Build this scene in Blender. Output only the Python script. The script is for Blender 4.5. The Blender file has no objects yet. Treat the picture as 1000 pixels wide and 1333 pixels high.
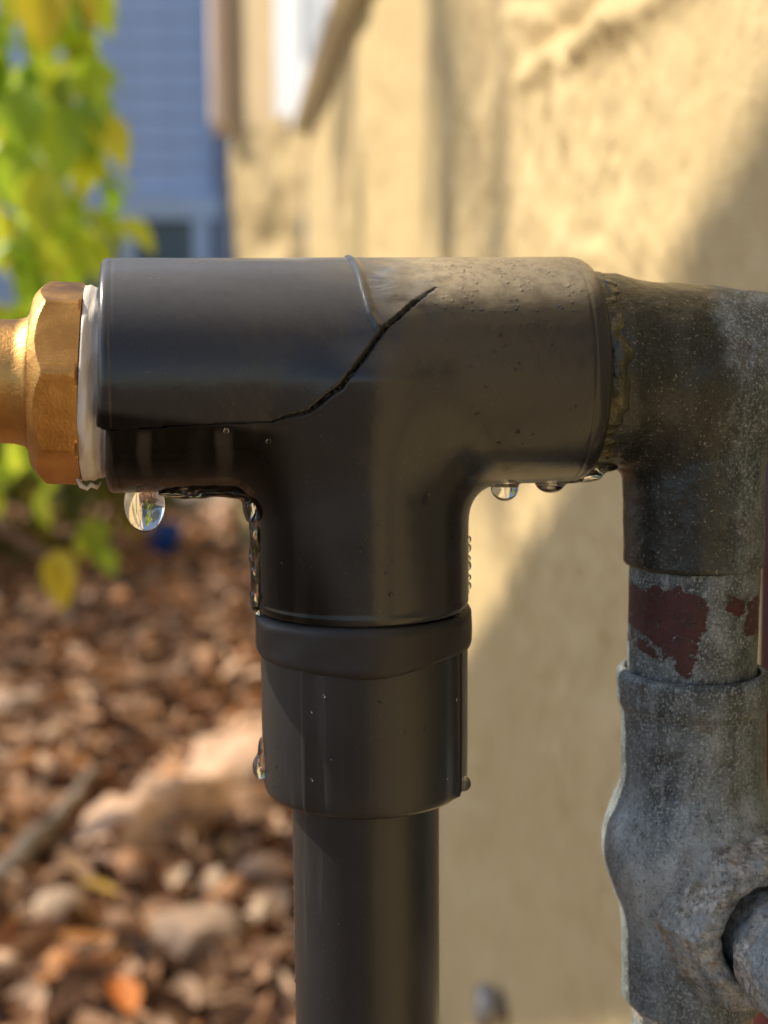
import bpy, bmesh, math, random
import numpy as np
from mathutils import Vector, Matrix

# ------------------------------------------------------------------ camera, sky, sun, exposure
SC = bpy.context.scene
COL = SC.collection
R = math.radians
cam_d = bpy.data.cameras.new('camera'); cam = bpy.data.objects.new('camera', cam_d); COL.objects.link(cam)
cam.location = (0, 0, 0.8); cam.rotation_euler = (R(82), 0, 0)
cam_d.sensor_fit = 'VERTICAL'; cam_d.sensor_height = 36; cam_d.lens = 1900 * 36 / 1333
cam_d.clip_start = 0.01; cam_d.clip_end = 500
cam_d.dof.use_dof = True; cam_d.dof.focus_distance = 0.319; cam_d.dof.aperture_fstop = 10.8
SC.camera = cam
SUN = Vector((-0.70, 0.20, 0.685)).normalized()
w = bpy.data.worlds.new('World'); SC.world = w; w.use_nodes = True
wn = w.node_tree.nodes; wl = w.node_tree.links
sky = wn.new('ShaderNodeTexSky'); sky.sky_type = 'NISHITA'; sky.sun_disc = False
sky.sun_elevation = math.asin(SUN.z); sky.sun_rotation = math.atan2(SUN.x, SUN.y)
wn['Background'].inputs[1].default_value = 0.11
wl.new(sky.outputs[0], wn['Background'].inputs[0])
sl = bpy.data.lights.new('sun', 'SUN'); sl.energy = 3.9; sl.angle = R(0.53); sl.color = (1.0, 0.90, 0.74)
so = bpy.data.objects.new('sun', sl); COL.objects.link(so)
so.rotation_euler = SUN.to_track_quat('Z', 'Y').to_euler()
SC.view_settings.view_transform = 'Standard'; SC.view_settings.look = 'None'
SC.view_settings.exposure = 0.78; SC.view_settings.gamma = 1.0
SC.render.engine = 'CYCLES'
SC.cycles.use_denoising = True
SC.cycles.max_bounces = 10; SC.cycles.transmission_bounces = 8; SC.cycles.caustics_refractive = False
SC.cycles.sample_clamp_indirect = 6.0

rng = np.random.default_rng(7); random.seed(7)

# ------------------------------------------------------------------ helpers
def hashf(ix, iy, iz, seed):
    h = (ix.astype(np.int64) * 374761393 + iy.astype(np.int64) * 668265263 + iz.astype(np.int64) * 2147483647 + seed * 974711) & 0xffffffff
    h = ((h ^ (h >> 13)) * 1274126177) & 0xffffffff
    h = ((h ^ (h >> 16)) * 2246822519) & 0xffffffff
    return (h & 0xffffff) / float(0xffffff) * 2 - 1
def vnoise(p, scale, seed=0):
    q = np.asarray(p, float) * scale
    i = np.floor(q); f = q - i; f = f * f * f * (f * (f * 6 - 15) + 10); i = i.astype(np.int64)
    out = 0
    for dx in (0, 1):
        wx = f[:, 0] if dx else 1 - f[:, 0]
        for dy in (0, 1):
            wy = f[:, 1] if dy else 1 - f[:, 1]
            for dz in (0, 1):
                wz = f[:, 2] if dz else 1 - f[:, 2]
                out = out + wx * wy * wz * hashf(i[:, 0] + dx, i[:, 1] + dy, i[:, 2] + dz, seed)
    return out
def fbm(p, scale, octaves=4, seed=0):
    s, a, o = 0, 1.0, 0
    for k in range(octaves):
        s = s + a * vnoise(p, scale * 2 ** k, seed + k * 17); o += a; a *= .5
    return s / o
def smin(a, b, k):
    h = np.clip(.5 + .5 * (b - a) / k, 0, 1)
    return b * (1 - h) + a * h - k * h * (1 - h)
def smax(a, b, k): return -smin(-a, -b, k)
def sstep(a, b, x):
    t = np.clip((x - a) / (b - a), 0, 1); return t * t * (3 - 2 * t)

def mesh_np(name, V, F, smooth=True):
    me = bpy.data.meshes.new(name)
    V = np.ascontiguousarray(V, np.float32); F = np.ascontiguousarray(F, np.int32)
    k = F.shape[1]
    me.vertices.add(len(V)); me.vertices.foreach_set('co', V.ravel())
    me.loops.add(F.size); me.loops.foreach_set('vertex_index', F.ravel())
    me.polygons.add(len(F)); me.polygons.foreach_set('loop_start', np.arange(0, F.size, k, dtype=np.int32))
    me.update(calc_edges=True)
    me.polygons.foreach_set('use_smooth', np.full(len(F), smooth)); me.validate(); me.update()
    return me
def link(name, me, mat=None, parent=None, loc=None, **kw):
    o = bpy.data.objects.new(name, me); COL.objects.link(o)
    if mat is not None and not me.materials: me.materials.append(mat)
    if parent is not None: o.parent = parent
    if loc is not None: o.location = loc
    for k, v in kw.items(): o[k] = v
    return o
def thing(name, label, cat, loc=(0, 0, 0), rot=(0, 0, 0), group=None):
    o = bpy.data.objects.new(name, None); COL.objects.link(o); o.empty_display_size = .02
    o.location = loc; o.rotation_euler = rot; o['label'] = label; o['category'] = cat
    if group: o['group'] = group
    return o
def tag(o, label, cat, group=None):
    o['label'] = label; o['category'] = cat
    if group: o['group'] = group
    return o

def surf(f, lo, hi, h, newton=3):
    """surface nets over an implicit function f(points Nx3); every number in mm"""
    ax = [np.arange(lo[k], hi[k] + h, h) for k in range(3)]
    n = [len(a) for a in ax]
    D = np.empty(n, np.float32)
    Yg, Zg = np.meshgrid(ax[1], ax[2], indexing='ij'); Yf, Zf = Yg.ravel(), Zg.ravel()
    ch = max(1, 600000 // len(Yf))
    for i0 in range(0, n[0], ch):
        xs = ax[0][i0:i0 + ch]
        P = np.empty((len(xs), len(Yf), 3)); P[..., 0] = xs[:, None]; P[..., 1] = Yf; P[..., 2] = Zf
        D[i0:i0 + ch] = f(P.reshape(-1, 3)).reshape(len(xs), n[1], n[2])
    S = D < 0
    m = [k - 1 for k in n]
    acc = np.zeros(m + [3], np.float32); cnt = np.zeros(m, np.float32)
    A = lambda d: tuple(slice(d[k], d[k] + m[k]) for k in range(3))
    for axis in range(3):
        o1, o2 = [k for k in range(3) if k != axis]
        for a in (0, 1):
            for b in (0, 1):
                d0 = [0, 0, 0]; d0[o1] = a; d0[o2] = b; d1 = list(d0); d1[axis] = 1
                v0, v1 = D[A(d0)], D[A(d1)]
                cross = (v0 < 0) != (v1 < 0)
                t = np.where(cross, v0 / np.where(v0 == v1, 1, v0 - v1), 0)
                cnt += cross; acc[..., axis] += t
                acc[..., o1] += a * cross; acc[..., o2] += b * cross
    act = cnt > 0
    idx = np.full(m, -1, np.int64); idx[act] = np.arange(act.sum())
    cell = np.argwhere(act)
    V = (cell + acc[act] / cnt[act][:, None]) * h + np.array(lo)
    Fs = []
    for axis in range(3):
        o1, o2 = [(1, 2), (2, 0), (0, 1)][axis]
        s0 = [slice(1, m[k]) for k in range(3)]; s0[axis] = slice(0, m[axis])
        s1 = list(s0); s1[axis] = slice(1, m[axis] + 1)
        c = S[tuple(s0)] != S[tuple(s1)]
        e = np.argwhere(c)
        base = e + 1; base[:, axis] -= 1
        ins = S[base[:, 0], base[:, 1], base[:, 2]]
        def cid(da, db):
            q = base.copy(); q[:, o1] -= da; q[:, o2] -= db
            return idx[q[:, 0], q[:, 1], q[:, 2]]
        q = np.stack([cid(1, 1), cid(0, 1), cid(0, 0), cid(1, 0)], 1)
        q[~ins] = q[~ins][:, ::-1]
        Fs.append(q)
    F = np.concatenate(Fs)
    for _ in range(newton):
        N = grad(f, V); V = V - (f(V) * .9)[:, None] * N
    return V, F
def grad(f, V, e=.05):
    g = np.stack([f(V + np.eye(3)[k] * e) - f(V - np.eye(3)[k] * e) for k in range(3)], 1)
    return g / np.maximum(np.linalg.norm(g, axis=1, keepdims=True), 1e-9)

def lathe(profile, seg=96, cap=True):
    """profile: list of (r, z) from bottom to top, mm -> m"""
    n = len(profile); V = []; F = []
    for r, z in profile:
        for k in range(seg):
            a = 2 * math.pi * k / seg; V.append((r * math.cos(a) / 1000, r * math.sin(a) / 1000, z / 1000))
    for i in range(n - 1):
        for k in range(seg):
            F.append((i * seg + k, i * seg + (k + 1) % seg, (i + 1) * seg + (k + 1) % seg, (i + 1) * seg + k))
    if cap:
        V.append((0, 0, profile[0][1] / 1000)); V.append((0, 0, profile[-1][1] / 1000))
        b, t = len(V) - 2, len(V) - 1
        for k in range(seg):
            F.append((k, b, (k + 1) % seg, (k + 1) % seg)); F.append(((n - 1) * seg + k, (n - 1) * seg + (k + 1) % seg, t, t))
    me = bpy.data.meshes.new('lathe')
    me.from_pydata(V, [], [tuple(dict.fromkeys(f)) for f in F]); me.update()
    me.polygons.foreach_set('use_smooth', [True] * len(me.polygons))
    return me
def sharp(me, ang=35):
    me.set_sharp_from_angle(angle=R(ang)); return me
def box_mesh(name, sx, sy, sz, bev=0.0, origin=(0, 0, 0)):
    bm = bmesh.new(); bmesh.ops.create_cube(bm, size=1)
    bmesh.ops.scale(bm, vec=(sx, sy, sz), verts=bm.verts)
    if bev: bmesh.ops.bevel(bm, geom=bm.edges[:], offset=bev, segments=2, affect='EDGES', profile=.6)
    bmesh.ops.translate(bm, vec=origin, verts=bm.verts)
    me = bpy.data.meshes.new(name); bm.to_mesh(me); bm.free(); return me
def tube(name, pts, radii, seg=10):
    pts = [Vector(p) for p in pts]; V = []; F = []
    up = Vector((.3, .2, .93)).normalized()
    for i, p in enumerate(pts):
        t = (pts[min(i + 1, len(pts) - 1)] - pts[max(i - 1, 0)]).normalized()
        a = t.cross(up)
        a = t.cross(Vector((1, 0, 0))) if a.length < .1 else a
        a.normalize(); b = t.cross(a)
        for k in range(seg):
            an = 2 * math.pi * k / seg; V.append(p + radii[i] * (a * math.cos(an) + b * math.sin(an)))
    for i in range(len(pts) - 1):
        for k in range(seg):
            F.append((i * seg + k, (i + 1) * seg + k, (i + 1) * seg + (k + 1) % seg, i * seg + (k + 1) % seg))
    F.append(tuple(range(seg))); F.append(tuple(range((len(pts) - 1) * seg + seg - 1, (len(pts) - 1) * seg - 1, -1)))
    me = bpy.data.meshes.new(name); me.from_pydata(V, [], F); me.update()
    me.polygons.foreach_set('use_smooth', [True] * len(me.polygons)); return me

# ------------------------------------------------------------------ materials
class Mat:
    def __init__(s, name):
        s.m = bpy.data.materials.new(name); s.m.use_nodes = True
        s.n = s.m.node_tree.nodes; s.l = s.m.node_tree.links
        s.b = s.n['Principled BSDF']; s.out = s.n['Material Output']; s.tc = s.n.new('ShaderNodeTexCoord')
    def node(s, t, **kw):
        x = s.n.new(t)
        for k, v in kw.items(): setattr(x, k, v)
        return x
    def put(s, sock, v):
        if hasattr(v, 'is_linked') or isinstance(v, bpy.types.NodeSocket): s.l.new(v, sock)
        else: sock.default_value = v
    def noise(s, scale, detail=4, rough=.55, coord=None, dist=0):
        x = s.node('ShaderNodeTexNoise'); x.inputs['Scale'].default_value = scale
        x.inputs['Detail'].default_value = detail; x.inputs['Roughness'].default_value = rough; x.inputs['Distortion'].default_value = dist
        s.l.new(coord or s.tc.outputs['Object'], x.inputs['Vector']); return x.outputs['Fac']
    def vor(s, scale, coord=None, feature='F1'):
        x = s.node('ShaderNodeTexVoronoi', feature=feature); x.inputs['Scale'].default_value = scale
        s.l.new(coord or s.tc.outputs['Object'], x.inputs['Vector']); return x
    def ramp(s, fac, stops, interp='LINEAR'):
        x = s.node('ShaderNodeValToRGB'); x.color_ramp.interpolation = interp
        el = x.color_ramp.elements
        while len(el) < len(stops): el.new(.5)
        for e, (p, c) in zip(el, stops):
            e.position = p; e.color = (c, c, c, 1) if isinstance(c, (int, float)) else (*c, 1)
        s.put(x.inputs[0], fac); return x.outputs[0]
    def mix(s, fac, a, b, mode='MIX'):
        x = s.node('ShaderNodeMix', data_type='RGBA', blend_type=mode)
        for sock, v in ((x.inputs[0], fac), (x.inputs[6], a), (x.inputs[7], b)):
            if isinstance(v, tuple): v = (*v, 1)
            s.put(sock, v)
        return x.outputs[2]
    def math(s, op, a, b=0.0, c=None, clamp=False):
        x = s.node('ShaderNodeMath', operation=op, use_clamp=clamp); s.put(x.inputs[0], a); s.put(x.inputs[1], b)
        if c is not None: s.put(x.inputs[2], c)
        return x.outputs[0]
    def sep(s, coord=None):
        x = s.node('ShaderNodeSeparateXYZ'); s.l.new(coord or s.tc.outputs['Object'], x.inputs[0]); return x.outputs
    def mapr(s, v, a, b, c=0, d=1, smooth=True):
        x = s.node('ShaderNodeMapRange'); x.interpolation_type = 'SMOOTHSTEP' if smooth else 'LINEAR'
        for i, q in enumerate((v, a, b, c, d)): s.put(x.inputs[i], q)
        return x.outputs[0]
    def scaled(s, v, coord=None):
        x = s.node('ShaderNodeMapping'); x.inputs['Scale'].default_value = v
        s.l.new(coord or s.tc.outputs['Object'], x.inputs[0]); return x.outputs[0]
    def bump(s, h, dist, strength=1.0, normal=None):
        x = s.node('ShaderNodeBump'); x.inputs['Distance'].default_value = dist; x.inputs['Strength'].default_value = strength
        s.put(x.inputs['Height'], h)
        if normal is not None: s.l.new(normal, x.inputs['Normal'])
        return x.outputs[0]
    def set(s, color=None, rough=None, metal=None, normal=None, spec=None, coat=None, trans=None, ior=None):
        I = s.b.inputs
        for k, v in (('Base Color', color), ('Roughness', rough), ('Metallic', metal), ('Normal', normal), ('Specular IOR Level', spec),
                     ('Coat Weight', coat), ('Transmission Weight', trans), ('IOR', ior)):
            if v is None: continue
            if isinstance(v, tuple): v = (*v, 1)
            s.put(I[k], v)
        return s.m

def mat_pvc():
    s = Mat('dark_grey_pvc'); sm = s.noise(60, 5, .6); fine = s.noise(900, 3, .6)
    smear = s.noise(1, 4, .6, s.scaled((40, 40, 260)))
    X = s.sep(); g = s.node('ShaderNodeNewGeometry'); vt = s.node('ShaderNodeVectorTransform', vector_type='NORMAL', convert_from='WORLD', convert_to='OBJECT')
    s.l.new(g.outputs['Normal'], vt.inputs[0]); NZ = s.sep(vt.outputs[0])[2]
    c = s.ramp(sm, [(.3, (.0235, .0228, .0225)), (.7, (.028, .0272, .0268))])
    # settled dust and dried splashes on top; painted sunlit strip right, sheen left
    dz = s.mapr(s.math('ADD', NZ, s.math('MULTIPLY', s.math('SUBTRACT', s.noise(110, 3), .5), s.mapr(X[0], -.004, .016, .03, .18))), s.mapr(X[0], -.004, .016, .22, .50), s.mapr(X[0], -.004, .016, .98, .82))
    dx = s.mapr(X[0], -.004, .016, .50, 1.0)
    dust_light = s.math('MULTIPLY', s.math('MULTIPLY', dz, dx), s.mapr(s.noise(420, 4, .65), .3, .62, s.mapr(X[0], -.004, .016, .92, .6), 1.0))
    c = s.mix(s.math('MULTIPLY', dust_light, .8), c, s.mix(s.mapr(X[0], -.004, .016), (.27, .265, .26), (.56, .46, .31)))
    spots = s.math('MULTIPLY', s.ramp(s.noise(2600, 2, .5), [(.68, 0.), (.74, 1.)]), s.ramp(s.noise(90, 2), [(.45, 0.), (.62, 1.)]))
    c = s.mix(s.math('MULTIPLY', spots, .5), c, (.20, .18, .15))
    # stress-whitened flap between ridge and crack
    fx = s.math('DIVIDE', s.math('SUBTRACT', X[0], .0075), .0085); fz = s.math('DIVIDE', s.math('SUBTRACT', X[2], .0195), .0052)
    fm = s.mapr(s.math('ADD', s.math('MULTIPLY', fx, fx), s.math('MULTIPLY', fz, fz)), 1.1, .35)
    st = s.ramp(s.noise(1, 4, .6, s.scaled((90, 90, 330)), 1.4), [(.42, 0.), (.60, .8)])
    c = s.mix(s.math('MULTIPLY', fm, st), c, (.26, .245, .22))
    # soaked strip below the crack
    wet = s.math('MULTIPLY', s.mapr(s.math('ADD', X[2], s.math('MULTIPLY', X[0], .14)), -.0150, -.0125, 1, 0), s.mapr(s.math('ADD', X[0], s.math('MULTIPLY', X[2], .3)), -.030, -.018, 1, 0))
    wet = s.math('MULTIPLY', wet, s.ramp(s.noise(1, 3, .5, s.scaled((130, 130, 9))), [(.35, .75), (.5, 1.)]))
    c = s.mix(wet, c, s.mix(.95, c, (.004, .003, .002)))
    # dried pale runs below the crack
    for cx, wd in ((-.0478, .0016), (-.0312, .0020), (-.0555, .0012)):
        q = s.math('DIVIDE', s.math('ADD', s.math('SUBTRACT', X[0], cx), s.math('MULTIPLY', s.math('SUBTRACT', s.noise(80, 2), .5), .003)), wd)
        run = s.math('MULTIPLY', s.mapr(s.math('MULTIPLY', q, q), 0, 1.2, .32, 0), s.mapr(X[2], -.0245, -.0125, .15, 1))
        c = s.mix(s.math('MULTIPLY', run, s.mapr(X[2], -.0095, -.0115)), c, (.13, .115, .10))
    ro = s.math('ADD', s.mapr(sm, .3, .75, .16, .21), s.math('MULTIPLY', smear, .08))
    ro = s.math('ADD', ro, s.math('MULTIPLY', dust_light, .06))
    ro = s.math('MULTIPLY', ro, s.mapr(wet, 0, 1, 1, .75))
    # fine standing droplets as relief where spray has landed
    vo = s.vor(620); dr = s.ramp(vo.outputs['Distance'], [(.12, 1.), (.34, 0.)]); msk = s.math('MULTIPLY', s.math('MULTIPLY', s.mapr(X[0], .010, .018), s.mapr(NZ, .35, .55)), s.ramp(s.noise(170, 2), [(.46, 0.), (.56, 1.)]))
    n = s.bump(s.noise(240, 3, .5), .00008, .3); n = s.bump(fine, .00006, .35, n); n = s.bump(s.math('MULTIPLY', dr, msk), .0004, .6, n)
    return s.set(c, ro, 0, n, s.mapr(wet, 0, 1, .5, .18))
def mat_pvc_matte():
    s = Mat('dark_grey_pvc_satin'); sm = s.noise(45, 5, .6)
    st = s.noise(1, 3, .6, s.scaled((300, 300, 12)))
    c = s.ramp(sm, [(.3, (.0165, .0158, .0158)), (.7, (.022, .0212, .0212))])
    c = s.mix(s.ramp(st, [(.60, 0.), (.74, .6)]), c, (.050, .048, .047))
    c = s.mix(s.math('MULTIPLY', s.ramp(s.noise(2200, 2, .5), [(.69, 0.), (.74, .5)]), s.ramp(s.noise(60, 2), [(.48, 0.), (.62, 1.)])), c, (.16, .15, .13))
    ro = s.math('ADD', s.mapr(sm, .3, .75, .24, .34), s.math('MULTIPLY', st, .12))
    n = s.bump(st, .00008, .5); n = s.bump(s.noise(1200, 2), .00005, .35, n)
    return s.set(c, ro, 0, n, .5)
def mat_tape_band():
    s = Mat('dark_rubber_tape'); sm = s.noise(80, 4)
    c = s.ramp(sm, [(.3, (.017, .015, .0145)), (.7, (.026, .023, .022))])
    return s.set(c, s.mapr(sm, .3, .7, .38, .55), 0, s.bump(s.noise(350, 3), .0002, .5), .4)
def mat_brass():
    s = Mat('cast_brass'); sm = s.noise(120, 4); gr = s.noise(1500, 3, .6)
    c = s.ramp(sm, [(.25, (.46, .22, .055)), (.75, (.68, .38, .12))])
    c = s.mix(s.ramp(s.noise(45, 4, .6), [(.5, 0.), (.75, .5)]), c, (.20, .075, .025))
    n = s.bump(gr, .00022, .55); n = s.bump(s.noise(500, 3), .0002, .4, n)
    return s.set(c, s.mapr(sm, .3, .7, .32, .46), .9, n)
def mat_ptfe():
    s = Mat('white_thread_tape'); st = s.noise(1, 4, .65, s.scaled((420, 60, 60)), 0)
    c = s.ramp(st, [(.25, (.45, .36, .27)), (.6, (.72, .66, .58))])
    m = s.set(c, .42, 0, s.bump(st, .0006, .8), .5)
    s.b.inputs['Subsurface Weight'].default_value = .15; s.b.inputs['Subsurface Radius'].default_value = (.002, .0015, .001)
    return m
def mat_galv(wet=False, lime=0.0, paint=None):
    s = Mat('weathered_galvanised_' + ('wet' if wet else 'lime' if lime else 'painted' if paint else 'steel'))
    big = s.noise(48, 6, .62, None, .6); mid = s.noise(230, 5, .6, None, .3); sp = s.noise(1500, 4, .75)
    st = s.noise(1, 5, .65, s.scaled((620, 620, 55)), .2); fl = s.noise(1, 4, .6, s.scaled((120, 120, 40)), .5)
    f = s.math('ADD', s.math('MULTIPLY', big, .55), s.math('MULTIPLY', fl, .45))
    Z_ = s.sep()[2]
    chalk = s.math('MULTIPLY', s.mapr(Z_, -.088, -.108), s.mapr(Z_, -.150, -.128))      # chalky bloom round the bulge
    f = s.math('ADD', f, s.math('MULTIPLY', chalk, .13))
    c = s.ramp(f, [(.38, (.026, .033, .032)), (.50, (.070, .084, .082)), (.60, (.17, .195, .195)), (.72, (.40, .435, .445))])
    c = s.mix(s.ramp(mid, [(.45, 0.), (.72, .55)]), c, (.26, .29, .29))
    c = s.mix(s.ramp(sp, [(.52, 0.), (.64, .75)]), c, (.46, .50, .50))
    c = s.mix(s.ramp(s.noise(1150, 4, .75), [(.34, .85), (.45, 0.)]), c, (.020, .023, .021))
    c = s.mix(s.ramp(st, [(.55, 0.), (.72, .45)]), c, (.40, .43, .43))
    c = s.mix(s.ramp(s.noise(140, 4, .6, None, .5), [(.60, 0.), (.72, .45)]), c, (.12, .078, .045))
    if lime:
        lm = s.math('MULTIPLY', s.ramp(s.noise(95, 5, .65, None, .3), [(.38, 0.), (.58, 1.)]), lime)
        lc = s.ramp(mid, [(.3, (.22, .165, .11)), (.5, (.42, .375, .31)), (.68, (.62, .59, .53))])
        lc = s.mix(s.ramp(s.noise(700, 4, .7), [(.38, .85), (.52, 0.)]), lc, (.07, .055, .038)); lc = s.mix(s.ramp(s.noise(150, 5, .65, None, .8), [(.36, .7), (.47, 0.)]), lc, (.10, .085, .06)); lc = s.mix(s.ramp(s.noise(560, 4, .7), [(.54, 0.), (.66, .7)]), lc, (.66, .64, .59))
        c = s.mix(lm, c, lc)
    ro = s.mapr(mid, .3, .7, .42, .68)
    if paint:
        X = s.sep(); w_ = s.math('MULTIPLY', s.math('SUBTRACT', s.noise(190, 5, .65), .5), .010)
        tot = None
        for (cx, cz, rx, rz) in paint:
            dx = s.math('DIVIDE', s.math('SUBTRACT', s.math('ADD', X[0], w_), cx), rx)
            dz = s.math('DIVIDE', s.math('SUBTRACT', s.math('SUBTRACT', X[2], w_), cz), rz)
            d = s.math('ADD', s.math('POWER', s.math('ABSOLUTE', dx), 3.0), s.math('POWER', s.math('ABSOLUTE', dz), 3.0))
            k = s.math('LESS_THAN', d, 1.0)
            tot = k if tot is None else s.math('MAXIMUM', tot, k)
        tot = s.math('MULTIPLY', tot, s.ramp(s.noise(330, 5, .7), [(.36, 0.), (.40, 1.)], 'LINEAR'))
        c = s.mix(s.math('MULTIPLY', tot, .93), c, s.ramp(s.noise(260, 3), [(.3, (.040, .007, .006)), (.7, (.075, .014, .011))])); 
    n = s.bump(sp, .00014, .8); n = s.bump(mid, .0005, .5, n); n = s.bump(big, .0015, .4, n)
    if paint: n = s.bump(tot, .0004, .8, n)
    if wet:
        X = s.sep(); e = s.math('MULTIPLY', s.math('SUBTRACT', s.noise(70, 4, .6), .5), .016)
        # soaked zone next to the leaking joint, spreading downwards
        lim = s.math('ADD', s.math('SUBTRACT', X[0], s.math('MULTIPLY', X[2], -.10)), e)
        wm = s.mapr(lim, -.0035, .0065, 1, 0)
        c = s.mix(wm, c, s.mix(.88, c, (.012, .013, .010)))
        ro = s.mapr(wm, 0, 1, .5, .24)
        c = s.mix(s.math('MULTIPLY', wm, s.ramp(s.noise(1500, 2, .6), [(.66, 0.), (.72, .7)])), c, (.30, .30, .24))
    return s.set(c, ro, .15, n, .5)
def mat_sealant():
    s = Mat('olive_pipe_dope'); a = s.noise(160, 4, .6)
    c = s.ramp(a, [(.3, (.014, .013, .006)), (.55, (.045, .040, .014)), (.70, (.16, .13, .05)), (.82, (.40, .36, .22))])
    return s.set(c, .2, 0, s.bump(s.noise(500, 4), .0007, .8), .6)
def mat_water():
    s = Mat('clear_water'); return s.set((1, 1, 1), 0.0, 0, None, .5, None, 1.0, 1.333)
def mat_stucco():
    s = Mat('cream_stucco'); big = s.noise(3.2, 5, .6); mid = s.noise(26, 5, .6); fine = s.noise(240, 4, .65)
    c = s.ramp(big, [(.3, (.50, .37, .18)), (.7, (.575, .435, .222))])
    c = s.mix(s.ramp(mid, [(.35, 0.), (.75, .35)]), c, (.63, .49, .27))
    c = s.mix(s.ramp(s.noise(11, 5, .65, None, .5), [(.62, 0.), (.80, .35)]), c, (.36, .27, .16))
    n = s.bump(fine, .0016, .55); n = s.bump(s.noise(75, 4, .6), .004, .5, n)
    return s.set(c, .85, 0, n, .3)
def mat_plain(name, col, rough=.6, var=.12, scale=12, bump=.0, metal=0, spec=.4):
    s = Mat(name); a = s.noise(scale, 5, .6)
    c = s.ramp(a, [(.25, tuple(x * (1 - var) for x in col)), (.75, tuple(min(1, x * (1 + var)) for x in col))])
    return s.set(c, rough, metal, s.bump(a, bump, .6) if bump else None, spec)
def mat_leaf(name, stops, tr=.5):
    s = Mat(name)
    oi = s.node('ShaderNodeObjectInfo'); gi = s.node('ShaderNodeNewGeometry')
    rnd = s.math('FRACT', s.math('ADD', oi.outputs['Random'], gi.outputs['Random Per Island']))
    c = s.ramp(rnd, stops)
    c = s.mix(s.ramp(s.noise(60, 4), [(.35, 0.), (.7, .4)]), c, s.mix(.6, c, (.42, .36, .02)))
    s.set(c, .42, 0, s.bump(s.noise(90, 3), .001, .4), .4)
    t = s.node('ShaderNodeBsdfTranslucent'); s.l.new(c, t.inputs[0])
    mx = s.node('ShaderNodeMixShader'); mx.inputs[0].default_value = tr
    s.l.new(s.b.outputs[0], mx.inputs[1]); s.l.new(t.outputs[0], mx.inputs[2]); s.l.new(mx.outputs[0], s.out.inputs[0])
    return s.m
def mat_litter():
    s = Mat('leaf_litter'); oi = s.node('ShaderNodeObjectInfo'); gi = s.node('ShaderNodeNewGeometry')
    rnd = s.math('FRACT', s.math('ADD', oi.outputs['Random'], gi.outputs['Random Per Island']))
    c = s.ramp(rnd, [(0, (.11, .05, .024)), (.14, (.38, .19, .09)), (.28, (.56, .33, .19)), (.42, (.16, .085, .048)), (.52, (.62, .41, .26)),
                     (.64, (.28, .165, .095)), (.78, (.54, .245, .085)), (.87, (.19, .125, .085)), (.94, (.56, .42, .29))], 'CONSTANT')
    c = s.mix(.5, c, s.mix(s.noise(140, 4), c, (.20, .11, .06)))
    return s.set(c, .75, 0, s.bump(s.noise(220, 4), .002, .6), .3)

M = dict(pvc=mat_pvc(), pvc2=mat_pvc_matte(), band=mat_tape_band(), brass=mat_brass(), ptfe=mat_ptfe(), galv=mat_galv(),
         galvwet=mat_galv(wet=True), galvlime=mat_galv(lime=.95),
         galvpaint=mat_galv(paint=[(-.0085, .0045, .0080, .0058), (-.0100, -.0035, .0032, .0030), (-.0045, -.0055, .0025, .0042), (.0125, .0030, .0030, .0050), (.0065, .0065, .0022, .0022)]),
         dope=mat_sealant(), water=mat_water(), stucco=mat_stucco(),
         litter=mat_litter(), soil=mat_plain('dark_soil', (.10, .065, .042), .95, .4, 30, .01),
         leaf=mat_leaf('yellow_green_leaf', [(0, (.20, .38, .03)), (.3, (.38, .58, .04)), (.6, (.55, .70, .06)), (.85, (.72, .72, .06)), (1, (.10, .22, .02))], .5),
         yleaf=mat_leaf('yellowed_leaf', [(0, (.60, .52, .04)), (1, (.72, .56, .03))], .5),
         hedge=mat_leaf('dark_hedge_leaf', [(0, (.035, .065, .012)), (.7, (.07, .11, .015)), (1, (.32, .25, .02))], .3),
         bark=mat_plain('brown_bark', (.17, .10, .055), .85, .35, 80, .002),
         siding=mat_plain('slate_blue_siding', (.55, .67, .90), .6, .07, 6, .001),
         bluetrim=mat_plain('pale_blue_trim', (.62, .72, .86), .5, .05, 5),
         slate=mat_plain('dull_slate_trim', (.26, .29, .36), .6, .06, 5),
         whitetrim=mat_plain('white_trim_paint', (.78, .78, .78), .45, .04, 9),
         peach=mat_plain('peach_downspout', (.78, .61, .49), .5, .05, 9),
         beige=mat_plain('smooth_beige_render', (.60, .45, .25), .8, .06, 9, .001),
         redpaint=mat_plain('dark_red_paint', (.055, .010, .009), .55, .3, 60, .0006),
         bluepl=mat_plain('blue_plastic', (.02, .09, .45), .35, .08, 20),
         wood=mat_plain('pale_driftwood', (.50, .325, .215), .8, .22, 25, .004),
         stick=mat_plain('grey_dead_wood', (.20, .165, .13), .85, .3, 60, .003),
         rock=mat_plain('grey_brown_rock', (.30, .205, .14), .85, .35, 30, .006),
         grey=mat_plain('dull_grey_metal', (.30, .28, .25), .45, .2, 60, .0008, .5),
         concrete=mat_plain('grey_concrete', (.30, .285, .27), .9, .15, 9, .004))
def mat_glass():
    s = Mat('dark_window_glass'); return s.set((.10, .15, .19), .08, 0, None, .6)
M['glass'] = mat_glass()

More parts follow.
